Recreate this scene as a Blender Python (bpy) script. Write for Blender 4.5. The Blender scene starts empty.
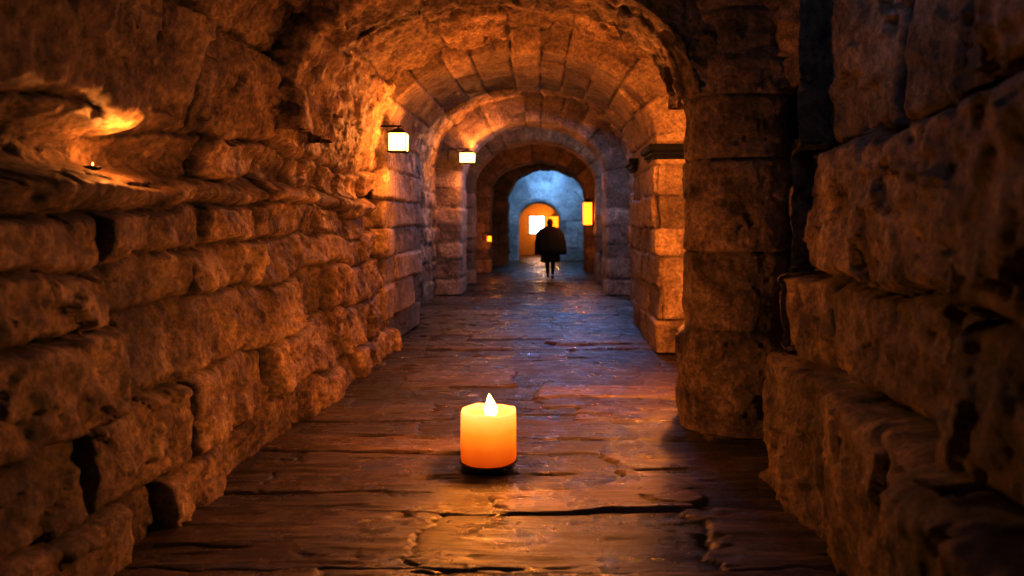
import bpy, bmesh, math, random
import numpy as np
from mathutils import Vector, Matrix
random.seed(3)
S = bpy.context.scene
COL = S.collection

# ------------------------------------------------------------ noise
def _h(ix, iy, iz, seed):
    n = (ix*374761393 + iy*668265263 + iz*1274126177 + seed*97531)
    n = (n ^ (n >> 13)) * 1274126177
    n = n & 0x7fffffff
    n = (n ^ (n >> 16)) & 0xffff
    return n/32767.5 - 1.0
def vnoise(P, seed=0):
    f = np.floor(P); i = f.astype(np.int64); t = P-f
    t = t*t*t*(t*(t*6-15)+10)
    x, y, z = i[..., 0], i[..., 1], i[..., 2]
    tx, ty, tz = t[..., 0], t[..., 1], t[..., 2]
    def c(a, b, d): return _h(x+a, y+b, z+d, seed)
    l = lambda a, b, w: a+(b-a)*w
    return l(l(l(c(0,0,0), c(1,0,0), tx), l(c(0,1,0), c(1,1,0), tx), ty),
             l(l(c(0,0,1), c(1,0,1), tx), l(c(0,1,1), c(1,1,1), tx), ty), tz)
def fbm(P, octv=4, seed=0, gain=.5):
    a, s = 1., 0.
    for k in range(octv):
        s = s + a*vnoise(P*(2.03**k)+k*17.3, seed+k); a *= gain
    return s
def ridged(P, octv=3, seed=0):
    a, s = 1., 0.
    for k in range(octv):
        s = s + a*(1-2*np.abs(vnoise(P*(2.1**k)+k*7.7, seed+k))); a *= .5
    return s
def facets(P, seed=0):
    f = np.floor(P).astype(np.int64); best = np.full(P.shape[:-1], 1e9); val = np.zeros(P.shape[:-1])
    for a in (-1, 0, 1):
        for b in (-1, 0, 1):
            for c in (-1, 0, 1):
                x, y, z = f[..., 0]+a, f[..., 1]+b, f[..., 2]+c
                px = x+.5+.45*_h(x, y, z, seed); py = y+.5+.45*_h(x, y, z, seed+1); pz = z+.5+.45*_h(x, y, z, seed+2)
                dx, dy, dz = P[..., 0]-px, P[..., 1]-py, P[..., 2]-pz
                d = dx*dx+dy*dy+dz*dz; m = d < best
                v = .6*_h(x, y, z, seed+3)+dx*_h(x, y, z, seed+4)+dy*_h(x, y, z, seed+5)+dz*_h(x, y, z, seed+6)
                best = np.where(m, d, best); val = np.where(m, v, val)
    return val

# ------------------------------------------------------------ block pattern
def blocks(u, v, courses, L, seed, edge=.06, warp=.03, wave=0., vary=(.5, 1.0)):
    Q = np.stack([u*1.7, v*1.7, np.zeros_like(u)+seed*3.1], -1)
    uu = u + warp*fbm(Q, 4, seed, .6); vv = v + warp*fbm(Q+31.7, 4, seed+5, .6)
    if wave: vv = vv + wave*vnoise(np.stack([u*.9, v*1.2, np.zeros_like(u)+seed], -1), seed+77)
    c = np.asarray(courses, float)
    idx = np.clip(np.searchsorted(c, vv)-1, 0, len(c)-2)
    dv = np.minimum(np.abs(vv-c[idx]), np.abs(c[idx+1]-vv))
    du = np.zeros_like(u); r = np.zeros_like(u); r2 = np.zeros_like(u)
    umin, umax = uu.min()-.01, uu.max()+.01
    rng = np.random.RandomState(seed)
    for i in range(len(c)-1):
        js = [umin - rng.rand()*L]
        while js[-1] < umax+L: js.append(js[-1]+L*(vary[0]+vary[1]*rng.rand()))
        js = np.array(js); ra = rng.rand(len(js))*2-1; rb = rng.rand(len(js))*2-1; rc = rng.rand(len(js))*2-1
        m = idx == i
        if not m.any(): continue
        um = uu[m]; j = np.clip(np.searchsorted(js, um)-1, 0, len(js)-2)
        du[m] = np.minimum(um-js[j], js[j+1]-um)
        mid = (um-(js[j]+js[j+1])/2); zm = (vv[m]-(c[i]+c[i+1])/2)
        r[m] = ra[j] + .7*rb[j]*mid/L*2 + 1.0*rc[j]*zm/(c[i+1]-c[i]); r2[m] = rb[j]
    a = np.clip(dv/edge, 0, 1); b = np.clip(du/edge, 0, 1)
    s = np.sqrt(1-(1-a)**2)*np.sqrt(1-(1-b)**2)
    return s, r, r2

class Acc:
    def __init__(self): self.v = []; self.f = []; self.c = []; self.n = 0
    def add(self, P, col, flip=False):
        nu, nv = P.shape[:2]
        I = np.arange(nu*nv).reshape(nu, nv)+self.n
        F = np.stack([I[:-1, :-1], I[1:, :-1], I[1:, 1:], I[:-1, 1:]], -1).reshape(-1, 4)
        if flip: F = F[:, ::-1]
        self.v.append(P.reshape(-1, 3)); self.f.append(F); self.c.append(col.reshape(-1, 4)); self.n += nu*nv
    def make(self, name, mat, smooth=True):
        V = np.concatenate(self.v); F = np.concatenate(self.f); C = np.concatenate(self.c)
        me = bpy.data.meshes.new(name)
        me.vertices.add(len(V)); me.vertices.foreach_set('co', V.astype(np.float32).ravel())
        me.loops.add(F.size); me.loops.foreach_set('vertex_index', F.astype(np.int32).ravel())
        me.polygons.add(len(F)); me.polygons.foreach_set('loop_start', np.arange(0, F.size, 4, dtype=np.int32))
        me.update(calc_edges=True); me.validate()
        at = me.color_attributes.new('blk', 'FLOAT_COLOR', 'POINT')
        at.data.foreach_set('color', C.astype(np.float32).ravel())
        me.polygons.foreach_set('use_smooth', [smooth]*len(me.polygons))
        me.materials.append(mat)
        ob = bpy.data.objects.new(name, me); COL.objects.link(ob); return ob

def mkcol(s, r, r2):
    return np.stack([s, r*.5+.5, r2*.5+.5, np.ones_like(s)], -1)

def resample(pts, step):
    pts = np.asarray(pts, float)
    d = np.linalg.norm(np.diff(pts, axis=0), axis=1); L = np.concatenate([[0], np.cumsum(d)])
    n = max(2, int(L[-1]/step)+1); t = np.linspace(0, L[-1], n)
    return np.stack([np.interp(t, L, pts[:, k]) for k in range(pts.shape[1])], -1), t
def smooth_pts(p, k):
    if k < 2: return p
    q = np.pad(p, ((k, k), (0, 0)), mode='edge')
    for a in range(k):
        q[k-1-a] = p[0]+(p[0]-p[1])*(a+1); q[-k+a] = p[-1]+(p[-1]-p[-2])*(a+1)
    w = np.ones(2*k+1)/(2*k+1)
    return np.stack([np.convolve(q[:, i], w, 'valid') for i in range(p.shape[1])], -1)
def left_normal(p):
    t = np.gradient(p, axis=0); t /= np.linalg.norm(t, axis=1, keepdims=True)+1e-9
    return np.stack([-t[:, 1], t[:, 0]], -1)

def rock(P, s, r, r2, depth, off, rough, seed, fac=.9):
    n1 = fbm(P*2.3, 3, seed); n2 = fbm(P*9., 4, seed+9, .62); n3 = ridged(P*4.5, 3, seed+20)
    pit = np.clip(vnoise(P*9., seed+40)-.35, 0, 1)+.8*np.clip(vnoise(P*21., seed+41)-.3, 0, 1)
    W = P+.05*np.stack([n2, n1, n3], -1)
    fc = facets(W*np.array([3., 3., 4.]), seed+50)
    return depth*(s-1) + off*r*s + rough*(n1*.55 + n2*.45 + n3*.12 - pit*.8 + fc*fac*s)

def wall(acc, plan, side, z0, z1, lean, courses, L, seed, step=.025, depth=.06, off=.04, rough=.03, edge=.07, corner=4, warp=.03, wave=0., vary=(.5, 1.)):
    p, t = resample(plan, step); p = smooth_pts(p, corner); n = left_normal(p)*side
    zs = np.linspace(z0, z1, int((z1-z0)/step)+1)
    U, Z = np.meshgrid(t, zs, indexing='ij')
    Zw = Z+.03*vnoise(np.stack([U*1.5, Z*0, Z*0+seed], -1), seed)
    le = lean(Zw, U)
    P = np.stack([p[:, 0][:, None]+n[:, 0][:, None]*le, p[:, 1][:, None]+n[:, 1][:, None]*le, Z], -1)
    s, r, r2 = blocks(U, Z, courses, L, seed, edge, warp, wave, vary)
    d = rock(P, s, r, r2, depth, off, rough, seed)
    P[..., 0] += n[:, 0][:, None]*d; P[..., 1] += n[:, 1][:, None]*d
    acc.add(P, mkcol(s, r, r2), flip=(side < 0))

def profile(xL, xR, zst, zs, rise, ex=2.0, zstR=None):
    pts = []
    if zst < zs: pts.append((xL, zst))
    cx, a = (xL+xR)/2, (xR-xL)/2
    for k in range(61):
        th = math.pi*(1-k/60)
        c, s = math.cos(th), math.sin(th)
        pts.append((cx+a*math.copysign(abs(c)**(2/ex), c), zs+rise*abs(s)**(2/ex)))
    zr = zst if zstR is None else zstR
    if zr < zs: pts.append((xR, zr))
    return pts

def arch(acc, y0, depth_y, prof, facew, seed, step=.03, stone=.38, depth=.035, off=.03, rough=.018, edge=.04, Lv=.8, backw=.3, warp=.015):
    p, U = resample(prof, step); out = left_normal(smooth_pts(p, 2))
    path = [(facew, y0), (0, y0), (0, y0+depth_y), (backw, y0+depth_y)]
    q, V = resample(path, step); q = smooth_pts(q, 2)
    nq = left_normal(q)
    nq = -nq if nq[0, 1] > 0 else nq
    P = np.zeros((len(p), len(q), 3))
    P[..., 0] = p[:, 0][:, None]+out[:, 0][:, None]*q[:, 0][None]
    P[..., 2] = p[:, 1][:, None]+out[:, 1][:, None]*q[:, 0][None]
    P[..., 1] = q[:, 1][None]
    N = np.zeros_like(P)
    N[..., 0] = out[:, 0][:, None]*nq[:, 0][None]; N[..., 2] = out[:, 1][:, None]*nq[:, 0][None]; N[..., 1] = nq[:, 1][None]
    UU, VV = np.meshgrid(U, V, indexing='ij')
    n = max(3, int(round(U[-1]/stone))); rng = np.random.RandomState(seed)
    cs = np.linspace(0, U[-1], n+1); cs[1:-1] += (rng.rand(n-1)-.5)*stone*.25
    cs[0] -= .2; cs[-1] += .2
    s, r, r2 = blocks(VV, UU, cs, Lv, seed, edge, warp)
    d = rock(P, s, r, r2, depth, off, rough, seed)
    P = P+N*d[..., None]
    acc.add(P, mkcol(s, r, r2), flip=True)

def vault(acc, y0, y1, prof, seed, step=.035, stone=.3, L=.6, depth=.04, off=.04, rough=.03, edge=.05):
    p, U = resample(prof, step); out = left_normal(smooth_pts(p, 2))
    V = np.linspace(y0, y1, int((y1-y0)/step)+1)
    UU, VV = np.meshgrid(U, V, indexing='ij')
    P = np.stack([np.broadcast_to(p[:, 0][:, None], UU.shape), VV, np.broadcast_to(p[:, 1][:, None], UU.shape)], -1).copy()
    n = max(3, int(U[-1]/stone)); cs = np.linspace(-.1, U[-1]+.1, n+1)
    s, r, r2 = blocks(VV, UU, cs, L, seed, edge, .04)
    d = rock(P, s, r, r2, depth, off, rough, seed)
    P[..., 0] -= out[:, 0][:, None]*d; P[..., 2] -= out[:, 1][:, None]*d
    acc.add(P, mkcol(s, r, r2), flip=True)

# ------------------------------------------------------------ materials
def nt(name):
    m = bpy.data.materials.new(name); m.use_nodes = True
    t = m.node_tree; t.nodes.clear()
    o = t.nodes.new('ShaderNodeOutputMaterial'); b = t.nodes.new('ShaderNodeBsdfPrincipled')
    t.links.new(b.outputs[0], o.inputs[0]); return m, t, b
def node(t, typ, **kw):
    n = t.nodes.new(typ)
    for k, v in kw.items():
        if k in n.inputs: n.inputs[k].default_value = v
        else: setattr(n, k, v)
    return n
def ramp(t, stops):
    n = t.nodes.new('ShaderNodeValToRGB'); e = n.color_ramp.elements
    while len(e) < len(stops): e.new(.5)
    for i, (p, c) in enumerate(stops): e[i].position = p; e[i].color = (*c, 1) if len(c) == 3 else c
    return n
def stone_mat(name, c0, c1, c2, bump=.5, rlo=.36, rhi=.75, dist=.045, wide=.14):
    m, t, b = nt(name); L = t.links.new
    tc = node(t, 'ShaderNodeTexCoord')
    n1 = node(t, 'ShaderNodeTexNoise', Scale=3.6, Detail=10., Roughness=.74); L(tc.outputs['Object'], n1.inputs['Vector'])
    n2 = node(t, 'ShaderNodeTexNoise', Scale=26., Detail=8., Roughness=.75); L(tc.outputs['Object'], n2.inputs['Vector'])
    r = ramp(t, [(.5-wide, c0), (.5, c1), (.5+wide, c2)]); L(n1.outputs[0], r.inputs[0])
    at = node(t, 'ShaderNodeAttribute'); at.attribute_name = 'blk'
    sep = node(t, 'ShaderNodeSeparateColor'); L(at.outputs['Color'], sep.inputs[0])
    mr = node(t, 'ShaderNodeMapRange'); mr.inputs['To Min'].default_value = .6; mr.inputs['To Max'].default_value = 1.3
    L(sep.outputs[1], mr.inputs['Value'])
    mr2 = node(t, 'ShaderNodeMapRange'); mr2.inputs['To Min'].default_value = .06; mr2.inputs['To Max'].default_value = 1.
    mr2.inputs['From Max'].default_value = .85
    L(sep.outputs[0], mr2.inputs['Value'])
    mr3 = node(t, 'ShaderNodeMapRange'); mr3.inputs['From Min'].default_value = .35; mr3.inputs['From Max'].default_value = .65
    mr3.inputs['To Min'].default_value = .45; mr3.inputs['To Max'].default_value = 1.35
    L(n2.outputs[0], mr3.inputs['Value'])
    a = node(t, 'ShaderNodeMath', operation='MULTIPLY'); L(mr.outputs[0], a.inputs[0]); L(mr2.outputs[0], a.inputs[1])
    a2 = node(t, 'ShaderNodeMath', operation='MULTIPLY'); L(a.outputs[0], a2.inputs[0]); L(mr3.outputs[0], a2.inputs[1])
    vm = node(t, 'ShaderNodeVectorMath', operation='SCALE'); L(r.outputs[0], vm.inputs[0]); L(a2.outputs[0], vm.inputs['Scale'])
    L(vm.outputs[0], b.inputs['Base Color'])
    rr = node(t, 'ShaderNodeMapRange'); rr.inputs['To Min'].default_value = rlo; rr.inputs['To Max'].default_value = rhi
    L(n2.outputs[0], rr.inputs['Value']); L(rr.outputs[0], b.inputs['Roughness'])
    n3 = node(t, 'ShaderNodeTexNoise', Scale=13., Detail=12., Roughness=.8); L(tc.outputs['Object'], n3.inputs['Vector'])
    vo = node(t, 'ShaderNodeTexVoronoi', Scale=20.); L(tc.outputs['Object'], vo.inputs['Vector'])
    ad = node(t, 'ShaderNodeMath', operation='MULTIPLY_ADD'); ad.inputs[1].default_value = .2; L(vo.outputs['Distance'], ad.inputs[0]); L(n3.outputs[0], ad.inputs[2])
    bp = node(t, 'ShaderNodeBump', Strength=bump, Distance=dist); L(ad.outputs[0], bp.inputs['Height']); L(bp.outputs[0], b.inputs['Normal'])
    return m
STONE = stone_mat('rough_sandstone', (.12, .07, .042), (.42, .29, .18), (.72, .54, .37), 1.0, dist=.065)
STONE2 = stone_mat('dressed_limestone', (.20, .14, .095), (.42, .31, .22), (.60, .47, .35), .9, wide=.18)
PLASTER = stone_mat('aged_plaster', (.38, .38, .38), (.5, .5, .5), (.6, .6, .6), .25)

def wood_mat():
    m, t, b = nt('worn_oak_planks'); L = t.links.new
    tc = node(t, 'ShaderNodeTexCoord'); mp = node(t, 'ShaderNodeMapping'); mp.inputs['Scale'].default_value = (1.0, 9, 1)
    L(tc.outputs['Object'], mp.inputs['Vector'])
    n1 = node(t, 'ShaderNodeTexNoise', Scale=2.2, Detail=10., Roughness=.7, Distortion=.9); L(mp.outputs[0], n1.inputs['Vector'])
    n2 = node(t, 'ShaderNodeTexNoise', Scale=2.6, Detail=8., Roughness=.72); L(tc.outputs['Object'], n2.inputs['Vector'])
    r = ramp(t, [(.32, (.024, .015, .010)), (.5, (.085, .055, .036)), (.68, (.20, .135, .088))]); L(n1.outputs[0], r.inputs[0])
    at = node(t, 'ShaderNodeAttribute'); at.attribute_name = 'blk'
    sep = node(t, 'ShaderNodeSeparateColor'); L(at.outputs['Color'], sep.inputs[0])
    mr = node(t, 'ShaderNodeMapRange'); mr.inputs['To Min'].default_value = .45; mr.inputs['To Max'].default_value = 1.45
    L(sep.outputs[1], mr.inputs['Value'])
    mr2 = node(t, 'ShaderNodeMapRange'); mr2.inputs['To Min'].default_value = .1; mr2.inputs['To Max'].default_value = 1.
    L(sep.outputs[0], mr2.inputs['Value'])
    a = node(t, 'ShaderNodeMath', operation='MULTIPLY'); L(mr.outputs[0], a.inputs[0]); L(mr2.outputs[0], a.inputs[1])
    vm = node(t, 'ShaderNodeVectorMath', operation='SCALE'); L(r.outputs[0], vm.inputs[0]); L(a.outputs[0], vm.inputs['Scale'])
    L(vm.outputs[0], b.inputs['Base Color'])
    rr = node(t, 'ShaderNodeMapRange'); rr.inputs['From Min'].default_value = .42; rr.inputs['From Max'].default_value = .58
    rr.inputs['To Min'].default_value = .15; rr.inputs['To Max'].default_value = .50
    L(n2.outputs[0], rr.inputs['Value']); L(rr.outputs[0], b.inputs['Roughness'])
    b.inputs['Specular IOR Level'].default_value = .65
    sm = node(t, 'ShaderNodeMath', operation='MULTIPLY_ADD'); sm.inputs[1].default_value = .8; L(n2.outputs[0], sm.inputs[0]); L(n1.outputs[0], sm.inputs[2])
    bp = node(t, 'ShaderNodeBump', Strength=.6, Distance=.03); L(sm.outputs[0], bp.inputs['Height']); L(bp.outputs[0], b.inputs['Normal'])
    return m
WOOD = wood_mat()
def simple(name, col, rough=.6, metal=0., emis=None, es=0., nscale=20.):
    m, t, b = nt(name); L = t.links.new
    tc = node(t, 'ShaderNodeTexCoord'); n = node(t, 'ShaderNodeTexNoise', Scale=nscale, Detail=4.); L(tc.outputs['Object'], n.inputs['Vector'])
    r = ramp(t, [(.3, tuple(c*.75 for c in col)), (.7, tuple(min(1, c*1.2) for c in col))]); L(n.outputs[0], r.inputs[0]); L(r.outputs[0], b.inputs['Base Color'])
    b.inputs['Roughness'].default_value = rough; b.inputs['Metallic'].default_value = metal
    if emis: b.inputs['Emission Color'].default_value = (*emis, 1); b.inputs['Emission Strength'].default_value = es
    return m
IRON = simple('black_iron', (.02, .018, .016), .5, .8)
GLOWGLASS = simple('lit_lantern_glass', (.9, .7, .4), .4, 0, (1, .44, .10), 8)
GLOWORANGE = simple('amber_lantern_glass', (.9, .5, .2), .4, 0, (1, .30, .02), 2.6)
WARM1 = (1, .375, .085)

# ------------------------------------------------------------ room shell
wl, wr, ce = Acc(), Acc(), Acc()
def lean_left(Z, U):
    l = -.10*Z/1.6
    l = l + .06*np.exp(-((Z-1.66)/.06)**2)
    k = .08 + .18/(1+np.exp((U-3.1)/.12))          # deep only around the lamp recess
    l = l - k/(1+np.exp(-(Z-1.76)/.02))/(1+np.exp((Z-1.95)/.03))
    l = l + .13*np.clip((Z-2.0)/.5, 0, 1)
    return l
wall(wl, [(-1.84, 1.4), (-1.84, 9.5)], -1, -.05, 2.62, lean_left, [-.1, .27, .68, 1.08, 1.36, 1.60, 1.76, 2.02, 2.7], 1.0, 14, step=.0145, depth=.12, off=.075, rough=.030, edge=.05, warp=.036, wave=.07, vary=(.3, 1.3))
courses_far = [-.1, .35, .72, 1.08, 1.42, 1.78, 2.1, 2.8]
z0 = lambda Z, U: 0*Z
wall(wl, [(-2.25, 11.4), (-2.25, 16.8)], -1, -.05, 2.6, z0, courses_far, .7, 12, step=.045)
wall(wl, [(-2.1, 18.2), (-2.1, 31.2)], -1, -.05, 2.6, z0, courses_far, .7, 13, step=.07)
def lean_r(Z, U):
    l = np.where(Z < .74, .0, np.where(Z < 1.22, -.13, np.where(Z < 1.92, -.16, -.22)))*1.0
    return l - .1*Z/2.8
wall(wr, [(1.04, .5), (1.04, 2.45), (1.24, 2.62), (1.27, 4.8), (2.3, 4.95)], 1, -.05, 3.0, lean_r, [-.1, .74, 1.22, 1.92, 3.1], 1.9, 29, step=.0155, depth=.14, off=.06, rough=.034, edge=.07, warp=.035, corner=6)
wall(wr, [(1.78, 4.9), (1.80, 9.5)], 1, -.05, 2.9, z0, courses_far, .6, 22, step=.04)
wall(wr, [(1.75, 11.4), (1.75, 16.8)], 1, -.05, 2.6, z0, courses_far, .7, 24, step=.045)
wall(wr, [(1.55, 18.2), (1.55, 31.2)], 1, -.05, 2.6, z0, courses_far, .7, 25, step=.07)
vault(ce, .3, 5.9, profile(-1.93, 1.75, 2.45, 2.45, 1.15, 2.1), 31, step=.03, rough=.05, off=.06, L=.8)
vault(ce, 6.1, 9.4, profile(-1.90, 1.82, 2.45, 2.45, 1.24, 2.15), 32, step=.022, rough=.045, off=.05, stone=.7, L=1.2)
vault(ce, 11.4, 16.8, profile(-2.27, 1.77, 2.4, 2.4, 1.75, 2.1), 33, step=.045)
vault(ce, 18.2, 24.0, profile(-2.12, 1.57, 2.4, 2.4, 1.6, 2.1), 34, step=.06)
vault(ce, 24.4, 31.4, profile(-2.12, 1.57, 2.4, 2.4, 1.9, 2.1), 35, step=.07, depth=.01, off=.01)
wl.make('wall_left', STONE); wr.make('wall_right', STONE); ce.make('ceiling', STONE)
a = Acc(); arch(a, 5.6, .95, profile(-1.74, 1.02, 2.15, 2.42, .84, 2.1, 2.42), .75, 41, step=.018, rough=.042, off=.03, depth=.045, edge=.03, stone=.7, backw=.9, Lv=1.3); a.make('stone_arch', STONE)
a = Acc(); arch(a, 9.15, 2.7, profile(-1.84, 1.29, 0, 2.42, 1.03), .75, 42, step=.022, stone=.36, Lv=1.6, rough=.012, off=.03, depth=.06, edge=.03, backw=.6); ARCH_A = a.make('stone_arch', STONE2)
a = Acc(); arch(a, 16.5, 1.3, profile(-1.75, 1.25, 0, 2.4, 1.2), .6, 43, step=.04, stone=.36, backw=.6, rough=.014, off=.015, Lv=1.5); a.make('stone_arch', STONE2)
a = Acc(); arch(a, 19.4, .8, profile(-1.72, 1.25, 0, 2.35, 1.12), .8, 48, step=.045, stone=.36, backw=.8, rough=.014, off=.015, Lv=1.5); a.make('stone_arch', STONE2)
a = Acc(); arch(a, 23.6, 1.0, profile(-1.62, 1.2, 0, 2.3, 1.0), 1.0, 44, step=.05, stone=.36, backw=1.2); a.make('stone_arch', STONE2)
a = Acc(); arch(a, 27.2, .8, profile(-1.25, 1.38, 0, 2.3, .98), 1.3, 46, step=.06, stone=.36, backw=1.2); a.make('stone_arch', STONE2)
a = Acc(); arch(a, 31.0, .5, profile(-1.02, .58, 0, 1.50, .72), 1.9, 45, step=.06, stone=.5, depth=.008, off=.004, rough=.01); a.make('wall_back', PLASTER)

def floor_build():
    acc = Acc()
    ys = [.4]
    while ys[-1] < 36:
        y = ys[-1]; ys.append(y+(.04 if y < 3 else .009 if y < 7.5 else .018 if y < 13 else .05))
    Y1 = np.array(ys); X1 = np.linspace(-2.4, 2.4, 260)
    X, Y = np.meshgrid(X1, Y1, indexing='ij')
    rng = np.random.RandomState(8); cs = [0.]
    while cs[-1] < 37: cs.append(cs[-1]+rng.choice([.34, .46, .62, .75]))
    Xw = X+.08*fbm(np.stack([X*2, Y*5, 0*X], -1), 3, 71)
    Yw = Y+.055*fbm(np.stack([X*1.1, Y*.8, 0*X], -1), 4, 72, .6)
    s, r, r2 = blocks(Xw, Yw, cs, 1.8, 79, .018, .020)
    P = np.stack([X, Y, np.zeros_like(X)], -1)
    n = fbm(P*np.array([.9, 2.2, 1]), 4, 5, .5); g = fbm(P*np.array([1.3, 16, 1]), 4, 6, .6)
    cr = np.clip(ridged(P*np.array([.6, 3.4, 1])+n[..., None]*.2, 3, 91)-1.33, 0, .4)
    chips = np.clip(vnoise(P*np.array([2.2, 5, 1]), 95)-.55, 0, 1)
    P[..., 2] = .035*(s-1) + .011*r*s + .011*n + .005*g - .08*cr - .02*chips - .015
    s2 = np.clip(s - cr*1.6, 0, 1)
    acc.add(P, mkcol(s2, r, r2)); return acc.make('floor', WOOD)
floor_build()

def column():
    acc = Acc(); cx, cy = 1.45, 6.02
    prof = [(-.02, .44), (.30, .455), (.62, .45), (.69, .43), (.74, .385), (.80, .39), (1.2, .39), (1.9, .385), (2.3, .38), (2.36, .40), (2.42, .43), (2.5, .43), (2.54, .46), (2.66, .47), (2.7, .44), (3.1, .50), (3.5, .55)]
    pr = np.array(prof); zs = np.arange(-.02, 3.5, .014); rad = np.interp(zs, pr[:, 0], pr[:, 1])
    rad = np.convolve(np.pad(rad, 2, mode='edge'), np.ones(5)/5, 'valid')
    th = np.linspace(0, 2*math.pi, 221)
    ex = 2.25
    rr = (np.abs(np.cos(th))**ex+np.abs(np.sin(th))**ex)**(-1/ex)
    T, Z = np.meshgrid(th, zs, indexing='ij')
    R = rr[:, None]*rad[None]
    N = np.stack([np.cos(T), np.sin(T), 0*T], -1)
    P = np.stack([cx+R*np.cos(T), cy+R*np.sin(T), Z], -1)
    s, r, r2 = blocks(np.minimum(T, 2*math.pi-T)*.4+0*Z, Z, [-.1, .72, 1.28, 1.96, 2.4, 3.0, 3.6], 5., 61, .03, .008)
    d = rock(P, s, r, r2, .04, .012, .020, 61)
    P = P+N*d[..., None]; acc.add(P, mkcol(s, r, r2)); acc.make('stone_column', STONE)
column()

# ------------------------------------------------------------ mesh helpers
def mesh_obj(name, bm, mat, parent=None, smooth=False):
    me = bpy.data.meshes.new(name); bm.normal_update(); bm.to_mesh(me); bm.free()
    for p in me.polygons: p.use_smooth = smooth
    if mat: me.materials.append(mat)
    o = bpy.data.objects.new(name, me); COL.objects.link(o)
    if parent: o.parent = parent
    return o
def box(bm, c, s, top=1.0):
    vs = []
    for z, k in ((-1, 1.0), (1, top)):
        for x, y in ((-1, -1), (1, -1), (1, 1), (-1, 1)):
            vs.append(bm.verts.new((c[0]+x*s[0]/2*k, c[1]+y*s[1]/2*k, c[2]+z*s[2]/2)))
    for f in ((3, 2, 1, 0), (4, 5, 6, 7), (0, 1, 5, 4), (1, 2, 6, 5), (2, 3, 7, 6), (3, 0, 4, 7)): bm.faces.new([vs[i] for i in f])
def lathe(bm, prof, n=48, c=(0, 0, 0)):
    rings = []
    for r, z in prof:
        if r < 1e-5: rings.append([bm.verts.new((c[0], c[1], c[2]+z))])
        else: rings.append([bm.verts.new((c[0]+r*math.cos(2*math.pi*i/n), c[1]+r*math.sin(2*math.pi*i/n), c[2]+z)) for i in range(n)])
    for a, b in zip(rings, rings[1:]):
        for i in range(n):
            j = (i+1) % n
            q = [a[i % len(a)], a[j % len(a)], b[j % len(b)], b[i % len(b)]]
            u = []
            for v in q:
                if v not in u: u.append(v)
            if len(u) > 2:
                try: bm.faces.new(u)
                except ValueError: pass
def empty(name, loc):
    e = bpy.data.objects.new(name, None); e.location = loc; e.empty_display_size = .1; COL.objects.link(e); return e
def light(name, kind, loc, energy, col, radius=.05, parent=None, **kw):
    l = bpy.data.lights.new(name, kind); l.energy = energy; l.color = col
    if kind != 'AREA': l.shadow_soft_size = radius
    for k, v in kw.items(): setattr(l, k, v)
    o = bpy.data.objects.new(name, l); o.location = loc; COL.objects.link(o)
    if parent: o.parent = parent
    return o
def capital(x0, x1, y0, y1, z):
    bm = bmesh.new()
    for dz, h, g in ((0, .04, .02), (.04, .05, .05), (.09, .08, .09)):
        box(bm, ((x0+x1)/2, (y0+y1)/2, z+dz+h/2), (x1-x0+2*g, y1-y0+2*g, h))
    bmesh.ops.bevel(bm, geom=bm.edges[:], offset=.012, segments=2, affect='EDGES')
    return mesh_obj('capital', bm, STONE2, ARCH_A)
capital(1.27, 1.70, 9.12, 9.8, 2.22)
capital(1.27, 1.60, 11.2, 11.8, 2.22)

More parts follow.
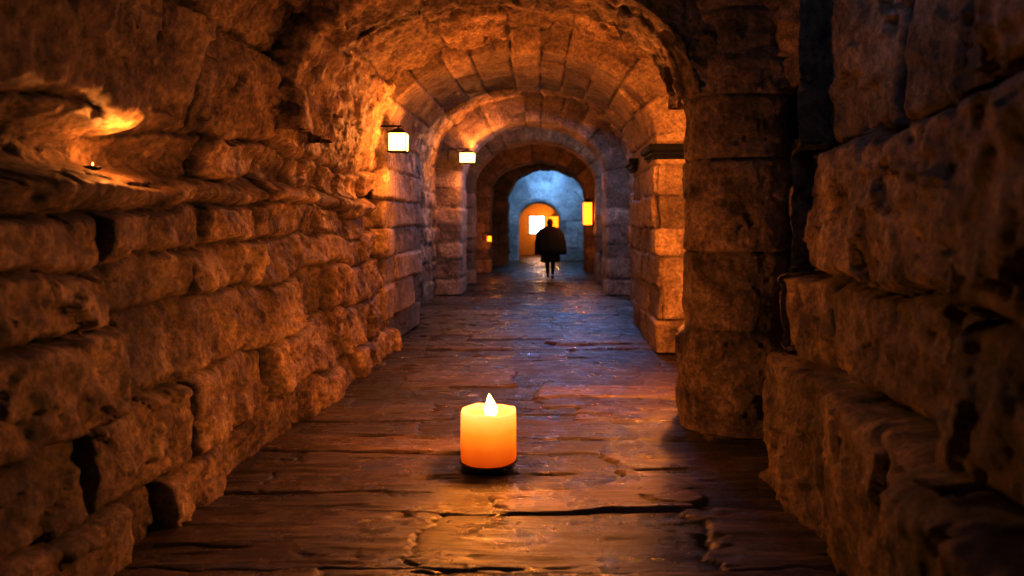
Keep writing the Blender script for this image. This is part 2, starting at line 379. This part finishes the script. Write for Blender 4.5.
# ------------------------------------------------------------ candle
CX, CY = -.353, 4.97
def candle():
    e = empty('pillar_candle', (CX, CY, .0))
    m, t, b = nt('wax_painted_glow'); L = t.links.new
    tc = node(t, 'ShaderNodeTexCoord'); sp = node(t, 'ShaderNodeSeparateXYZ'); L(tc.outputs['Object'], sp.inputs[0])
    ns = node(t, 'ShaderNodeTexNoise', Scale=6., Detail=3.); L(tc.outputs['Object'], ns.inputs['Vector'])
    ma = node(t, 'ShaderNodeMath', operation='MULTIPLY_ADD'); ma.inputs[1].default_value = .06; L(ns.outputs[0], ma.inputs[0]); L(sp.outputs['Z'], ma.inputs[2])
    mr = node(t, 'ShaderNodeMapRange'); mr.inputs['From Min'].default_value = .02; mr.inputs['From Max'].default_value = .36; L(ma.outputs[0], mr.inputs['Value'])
    r = ramp(t, [(0, (.45, .06, .003)), (.3, (.7, .15, .008)), (.6, (.9, .34, .03)), (.85, (1, .60, .13)), (1, (1, .76, .28))]); L(mr.outputs[0], r.inputs[0])  # flame light through the wax painted as emission, brighter towards the top
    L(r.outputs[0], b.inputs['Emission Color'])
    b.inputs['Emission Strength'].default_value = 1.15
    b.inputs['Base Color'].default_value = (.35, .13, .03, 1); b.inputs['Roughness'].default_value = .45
    R = .174; H = .315
    bm = bmesh.new()
    lathe(bm, [(0, .0), (R*.9, .0), (R*.985, .008), (R, .03), (R*1.0, H*.5), (R*.995, H-.03), (R*.985, H-.008), (R*.955, H+.004), (R*.91, H), (R*.87, H-.02), (R*.8, H-.036), (R*.5, H-.042), (R*.1, H-.04), (0, H-.04)], 96)
    for v in bm.verts:
        a = math.atan2(v.co.y, v.co.x); k = max(0, v.co.z-.22)/.1
        rr = math.hypot(v.co.x, v.co.y)
        if rr > R*.82:
            v.co.z += k*(.005*math.sin(a*3+1)+.003*math.sin(a*7))
            f = 1+.006*math.sin(a*5+v.co.z*20)+.004*math.sin(a*11); v.co.x *= f; v.co.y *= f
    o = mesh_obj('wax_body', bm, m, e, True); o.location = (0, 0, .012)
    bm = bmesh.new(); lathe(bm, [(0, 0), (.004, 0), (.006, .03), (.005, .055), (0, .058)], 10)
    o = mesh_obj('wick', bm, IRON, e, True); o.location = (0, 0, H-.04)
    fm, t, b = nt('flame'); L = t.links.new
    tc = node(t, 'ShaderNodeTexCoord'); sp = node(t, 'ShaderNodeSeparateXYZ'); L(tc.outputs['Object'], sp.inputs[0])
    mr = node(t, 'ShaderNodeMapRange'); mr.inputs['From Max'].default_value = .14; L(sp.outputs['Z'], mr.inputs['Value'])
    r = ramp(t, [(0, (1, .35, .05)), (.25, (1, .7, .22)), (.8, (1, .75, .25)), (1, (1, .45, .08))]); L(mr.outputs[0], r.inputs[0])
    L(r.outputs[0], b.inputs['Emission Color']); b.inputs['Emission Strength'].default_value = 26; b.inputs['Base Color'].default_value = (0, 0, 0, 1)
    bm = bmesh.new(); lathe(bm, [(0, 0), (.014, .006), (.028, .025), (.040, .048), (.037, .075), (.025, .108), (.011, .142), (0, .162)], 24)
    for v in bm.verts: v.co.x += .006*math.sin(v.co.z*30)
    o = mesh_obj('flame', bm, fm, e, True); o.location = (0.012, 0, H-.046)
    bm = bmesh.new(); lathe(bm, [(0, 0), (.17, 0), (.184, .010), (.186, .013), (.18, .013), (.17, .008), (0, .008)], 64)
    mesh_obj('saucer', bm, IRON, e, True)
    light('candle_flame_light', 'POINT', (0.012, 0, H+.28), 84, (1, .375, .075), .05, e)
candle()

# ------------------------------------------------------------ lanterns
def lantern(loc, side, w=.2, h=.25, glass=GLOWGLASS, energy=60, col=WARM1, lightoff=.16, name='wall_lantern'):
    e = empty(name, loc)
    bm = bmesh.new(); box(bm, (0, 0, 0), (w*.9, w*.9, h*.9), 1.06)
    bmesh.ops.bevel(bm, geom=bm.edges[:], offset=.01, segments=2, affect='EDGES')
    mesh_obj('glass', bm, glass, e)
    bm = bmesh.new()
    for x in (-1, 1):
        for y in (-1, 1): box(bm, (x*w*.47, y*w*.47, 0), (.010, .010, h*.94), 1)
    box(bm, (0, 0, -h*.48), (w*1.02, w*1.02, .014)); box(bm, (0, 0, h*.48), (w*1.06, w*1.06, .014))
    box(bm, (0, 0, h*.48+.03), (w*.95, w*.95, .045), .3)
    box(bm, (0, 0, h*.48+.06), (.025, .025, .03), .6)
    box(bm, (side*w*.6, 0, h*.48+.08), (w*1.5, .018, .018)); box(bm, (side*(w*1.3), 0, h*.3), (.02, .06, .2))
    bmesh.ops.bevel(bm, geom=bm.edges[:], offset=.003, segments=1, affect='EDGES')
    mesh_obj('iron_frame', bm, IRON, e)
    light('lantern_light', 'POINT', (-side*(w*.5+lightoff), -lightoff, -.02), energy, col, .06, e)
    return e
lantern((-1.66, 9.02, 2.40), -1, .21, .22, energy=85)
lantern((-1.58, 16.2, 2.80), -1, .30, .22, energy=100)
lantern((1.12, 21.0, 1.72), 1, .26, .66, GLOWORANGE, 45, (1, .30, .05))
lantern((1.56, 7.9, 2.45), 1, .2, .26, energy=65)  # unseen lantern, added as extra warm light on vault and arch edge
lantern((1.50, 6.95, 1.40), 1, .2, .26, energy=215)      # unseen, added behind the column to light the left wall
lantern((-1.60, 22.9, 1.02), -1, .14, .18, GLOWORANGE, 10, (1, .30, .05))
e = empty('hidden_recess_lamp', (-2.13, 3.75, 1.745)); e.scale = (.45, .45, .45)  # lamp added out of sight behind the lip to make the recess glow
bm = bmesh.new(); lathe(bm, [(0, 0), (.06, 0), (.09, .02), (.08, .04), (.03, .045), (0, .045)], 24); mesh_obj('bowl', bm, IRON, e, True)
bm = bmesh.new(); lathe(bm, [(0, .043), (.008, .05), (.01, .06), (.004, .075), (0, .085)], 12); mesh_obj('flame', bm, GLOWGLASS, e, True)
light('recess_glow_light', 'POINT', (.25, .1, .26), 9, WARM1, .02, e)

# ------------------------------------------------------------ room past the end doorway
WARM = simple('ochre_plaster', (.55, .42, .27), .9)
bm = bmesh.new()
X0, X1, Y0, Y1, Z1 = -2.2, 2.0, 31.5, 36, 3.0
def quad(bm, pts): bm.faces.new([bm.verts.new(p) for p in pts])
wx0, wx1, wz0, wz1 = -.72, -.02, .95, 1.78
quad(bm, [(X0, Y1, 0), (wx0, Y1, 0), (wx0, Y1, Z1), (X0, Y1, Z1)])
quad(bm, [(wx1, Y1, 0), (X1, Y1, 0), (X1, Y1, Z1), (wx1, Y1, Z1)])
quad(bm, [(wx0, Y1, 0), (wx1, Y1, 0), (wx1, Y1, wz0), (wx0, Y1, wz0)])
quad(bm, [(wx0, Y1, wz1), (wx1, Y1, wz1), (wx1, Y1, Z1), (wx0, Y1, Z1)])
quad(bm, [(X0, Y0, 0), (X0, Y1, 0), (X0, Y1, Z1), (X0, Y0, Z1)])
quad(bm, [(X1, Y0, 0), (X1, Y1, 0), (X1, Y1, Z1), (X1, Y0, Z1)])
quad(bm, [(X0, Y0, Z1), (X1, Y0, Z1), (X1, Y1, Z1), (X0, Y1, Z1)])
mesh_obj('wall_chamber', bm, WARM)
e = empty('window_1', ((wx0+wx1)/2, Y1+.02, (wz0+wz1)/2))
bm = bmesh.new(); box(bm, (0, .06, 0), (wx1-wx0, .01, wz1-wz0)); mesh_obj('pane', bm, simple('daylit_glass', (.8, .85, .9), .3, 0, (.75, .85, 1), 4), e)
bm = bmesh.new()
for x in (-.35, 0, .35): box(bm, (x, 0, 0), (.04, .05, wz1-wz0+.04))
for z in (-.415, 0, .415): box(bm, (0, 0, z), (wx1-wx0+.04, .05, .035))
mesh_obj('frame', bm, IRON, e)
lantern((.38, 35.3, 1.50), 1, .45, .55, GLOWORANGE, 75, (1, .40, .06))

# ------------------------------------------------------------ person
def person(loc, rotz=0.):
    e = empty('walking_person', loc); e.rotation_euler = (0, 0, rotz); e.scale = (.97, .97, .97)
    cloth = simple('dark_wool', (.006, .006, .008), .95); skin = simple('skin', (.45, .28, .2), .6); hairm = simple('dark_hair', (.02, .015, .012), .7)
    shoe = simple('shoe_leather', (.015, .012, .01), .4)
    def skinned(name, verts, edges, mat, sub=2):
        me = bpy.data.meshes.new(name); me.from_pydata([v[:3] for v in verts], edges, [])
        o = bpy.data.objects.new(name, me); COL.objects.link(o); o.parent = e
        md = o.modifiers.new('skin', 'SKIN'); md.use_smooth_shade = True
        for i, v in enumerate(verts):
            sv = me.skin_vertices[0].data[i]; r = v[3]; sv.radius = (r, v[4] if len(v) > 4 else r); sv.use_root = (i == 0)
        sb = o.modifiers.new('sub', 'SUBSURF'); sb.levels = sub; sb.render_levels = sub
        me.materials.append(mat); return o
    V = [(0, 0, .86, .14, .11), (0, .01, 1.02, .13, .1), (0, .02, 1.18, .16, .11), (0, .02, 1.32, .12, .09), (0, .03, 1.40, .055), (0, .04, 1.46, .05),
         (-.085, 0, .80, .095), (-.09, -.06, .45, .068), (-.09, -.20, .11, .045),
         (.085, .02, .80, .095), (.09, .12, .46, .068), (.085, .10, .09, .045),
         (-.17, .02, 1.31, .065), (-.33, -.01, 1.06, .048), (-.27, .15, .88, .033),
         (.17, .02, 1.31, .065), (.33, .0, 1.06, .048), (.27, .16, .88, .033)]
    E = [(0, 1), (1, 2), (2, 3), (3, 4), (4, 5), (0, 6), (6, 7), (7, 8), (0, 9), (9, 10), (10, 11), (3, 12), (12, 13), (13, 14), (3, 15), (15, 16), (16, 17)]
    skinned('body', V, E, cloth)
    for sx in (-1, 1):
        w = (sx*.265, .165, .87)
        hv = [(*w, .022), (w[0]-sx*.012, w[1]+.035, w[2]-.045, .028, .016)]; he = [(0, 1)]
        for k in range(4):
            off = (k-1.5)*.018; ln = (.030, .035, .033, .025)[k]; b0 = len(hv)
            hv += [(w[0]-sx*.012+off, w[1]+.05, w[2]-.07, .009), (w[0]-sx*.015+off, w[1]+.05+ln*.5, w[2]-.07-ln, .0085), (w[0]-sx*.016+off, w[1]+.05, w[2]-.07-ln*1.9, .007)]
            he += [(1, b0), (b0, b0+1), (b0+1, b0+2)]
        b0 = len(hv); hv += [(w[0]-sx*.045, w[1]+.04, w[2]-.035, .011), (w[0]-sx*.055, w[1]+.06, w[2]-.065, .009)]; he += [(0, b0), (b0, b0+1)]
        skinned('hand', hv, he, skin, 1)
    bm = bmesh.new(); bmesh.ops.create_uvsphere(bm, u_segments=28, v_segments=20, radius=1)
    for v in bm.verts:
        x, y, z = v.co; zz = z
        w = .074*(1-.18*max(0, -zz)); d = .092*(1-.12*max(0, -zz))
        nx, ny, nz = x*w, y*d, z*.112
        if y > .6 and abs(x) < .25: ny += .016*math.exp(-((z+.12)/.16)**2)*(1-abs(x)/.25)
        if y > .5: ny -= .008*math.exp(-((z-.08)/.1)**2)*min(1, abs(x)*3)
        if y > .6: ny += .006*math.exp(-((z+.5)/.1)**2)
        v.co = (nx, ny+.05, nz+1.52)
    for sx in (-1, 1):
        bmesh.ops.create_uvsphere(bm, u_segments=10, v_segments=8, radius=1, matrix=Matrix.Translation((sx*.076, .045, 1.515)) @ Matrix.Diagonal((.01, .018, .03, 1)))
    mesh_obj('head', bm, skin, e, True)
    bm = bmesh.new(); bmesh.ops.create_uvsphere(bm, u_segments=28, v_segments=20, radius=1)
    for v in bm.verts:
        x, y, z = v.co; cut = y > .35 and z < .45
        k = .9 if cut else 1.0
        v.co = (x*.083*k, y*.102*k+.043, max(z, -.75)*.118*k+1.53)
    mesh_obj('hair', bm, hairm, e, True)
    def loft(name, rings, mat, n=48):
        bm = bmesh.new(); R = []
        for (z, rx, ry, cy, rp) in rings:
            ring = []
            for i in range(n):
                a = 2*math.pi*i/n; k = 1+rp*math.sin(a*9+z*4)+rp*.6*math.sin(a*5+1)
                c, s_ = math.cos(a), math.sin(a)
                ring.append(bm.verts.new((rx*k*math.copysign(abs(c)**.85, c), cy+ry*k*math.copysign(abs(s_)**.85, s_), z)))
            R.append(ring)
        for a_, b_ in zip(R, R[1:]):
            for i in range(n): bm.faces.new((a_[i], a_[(i+1) % n], b_[(i+1) % n], b_[i]))
        o = mesh_obj(name, bm, mat, e, True)
        so = o.modifiers.new('solid', 'SOLIDIFY'); so.thickness = .012
        return o
    loft('coat', [(1.41, .07, .07, .03, 0), (1.38, .13, .10, .02, 0), (1.33, .21, .13, .02, .01), (1.2, .22, .15, .02, .01), (1.0, .19, .14, .01, .02), (.85, .22, .18, 0, .03), (.65, .24, .22, 0, .04), (.45, .24, .24, 0, .05)], cloth)
    loft('cape', [(1.43, .065, .07, .03, 0), (1.39, .17, .12, .02, 0), (1.33, .29, .16, .02, .01), (1.2, .37, .2, .0, .02), (1.0, .41, .24, .0, .03), (.8, .42, .26, -.01, .04), (.66, .41, .27, -.01, .05)], cloth)
    for x, y, tilt in ((-.09, -.18, .5), (.085, .13, 0)):
        bm = bmesh.new(); bmesh.ops.create_uvsphere(bm, u_segments=16, v_segments=10, radius=1)
        for v in bm.verts:
            px, py, pz = v.co
            v.co = (px*.045*(1-.15*abs(py)), py*.135, max(pz, -.45)*.055*(1-.35*max(0, py))+.025)
        o = mesh_obj('shoe', bm, shoe, e, True); o.location = (x, y+.04, .0)
        if tilt: o.rotation_euler = (-tilt*.5, 0, 0); o.location.z = .045
person((.14, 21.3, -.005), .12)

# ------------------------------------------------------------ lights
BL = (.20, .45, 1)
def area(name, loc, rot, size, sizey, energy, col):
    o = light(name, 'AREA', loc, energy, col, shape='RECTANGLE', size=size, size_y=sizey); o.rotation_euler = rot; return o
area('skylight_end', (.3, 29.6, 4.0), (math.radians(8), 0, 0), 1.6, 1.6, 140, (.27, .57, 1))
area('skylight_bay', (1.0, 14.2, 3.5), (0, math.radians(20), 0), 1.0, 3., 75, BL)
area('floor_sheen_fill', (.8, 18.9, 3.85), (math.radians(-58), 0, 0), 1.4, .5, 280, BL)  # added unseen lamp for blue sheen on the floor, no skylight here
light('blue_ledge_fill', 'POINT', (.95, 3.5, 2.95), 9, BL, .12)  # added blue fill for the right wall ledges, no opening here
w = bpy.data.worlds.new('World'); S.world = w; w.use_nodes = True
w.node_tree.nodes['Background'].inputs[0].default_value = (.05, .08, .14, 1); w.node_tree.nodes['Background'].inputs[1].default_value = .05

cam = bpy.data.cameras.new('Camera'); co = bpy.data.objects.new('Camera', cam); COL.objects.link(co)
co.location = (0, 0, 1.5); co.rotation_euler = (math.radians(90), 0, 0)
cam.lens = 28; cam.sensor_width = 36; cam.shift_x = -33/1024; cam.shift_y = -66/1024; cam.clip_start = .05; cam.clip_end = 200
cam.dof.use_dof = True; cam.dof.focus_distance = 5.8; cam.dof.aperture_fstop = 1.6
S.camera = co
S.view_settings.view_transform = 'Standard'; S.view_settings.look = 'None'
S.view_settings.exposure = 0.12; S.view_settings.gamma = .73
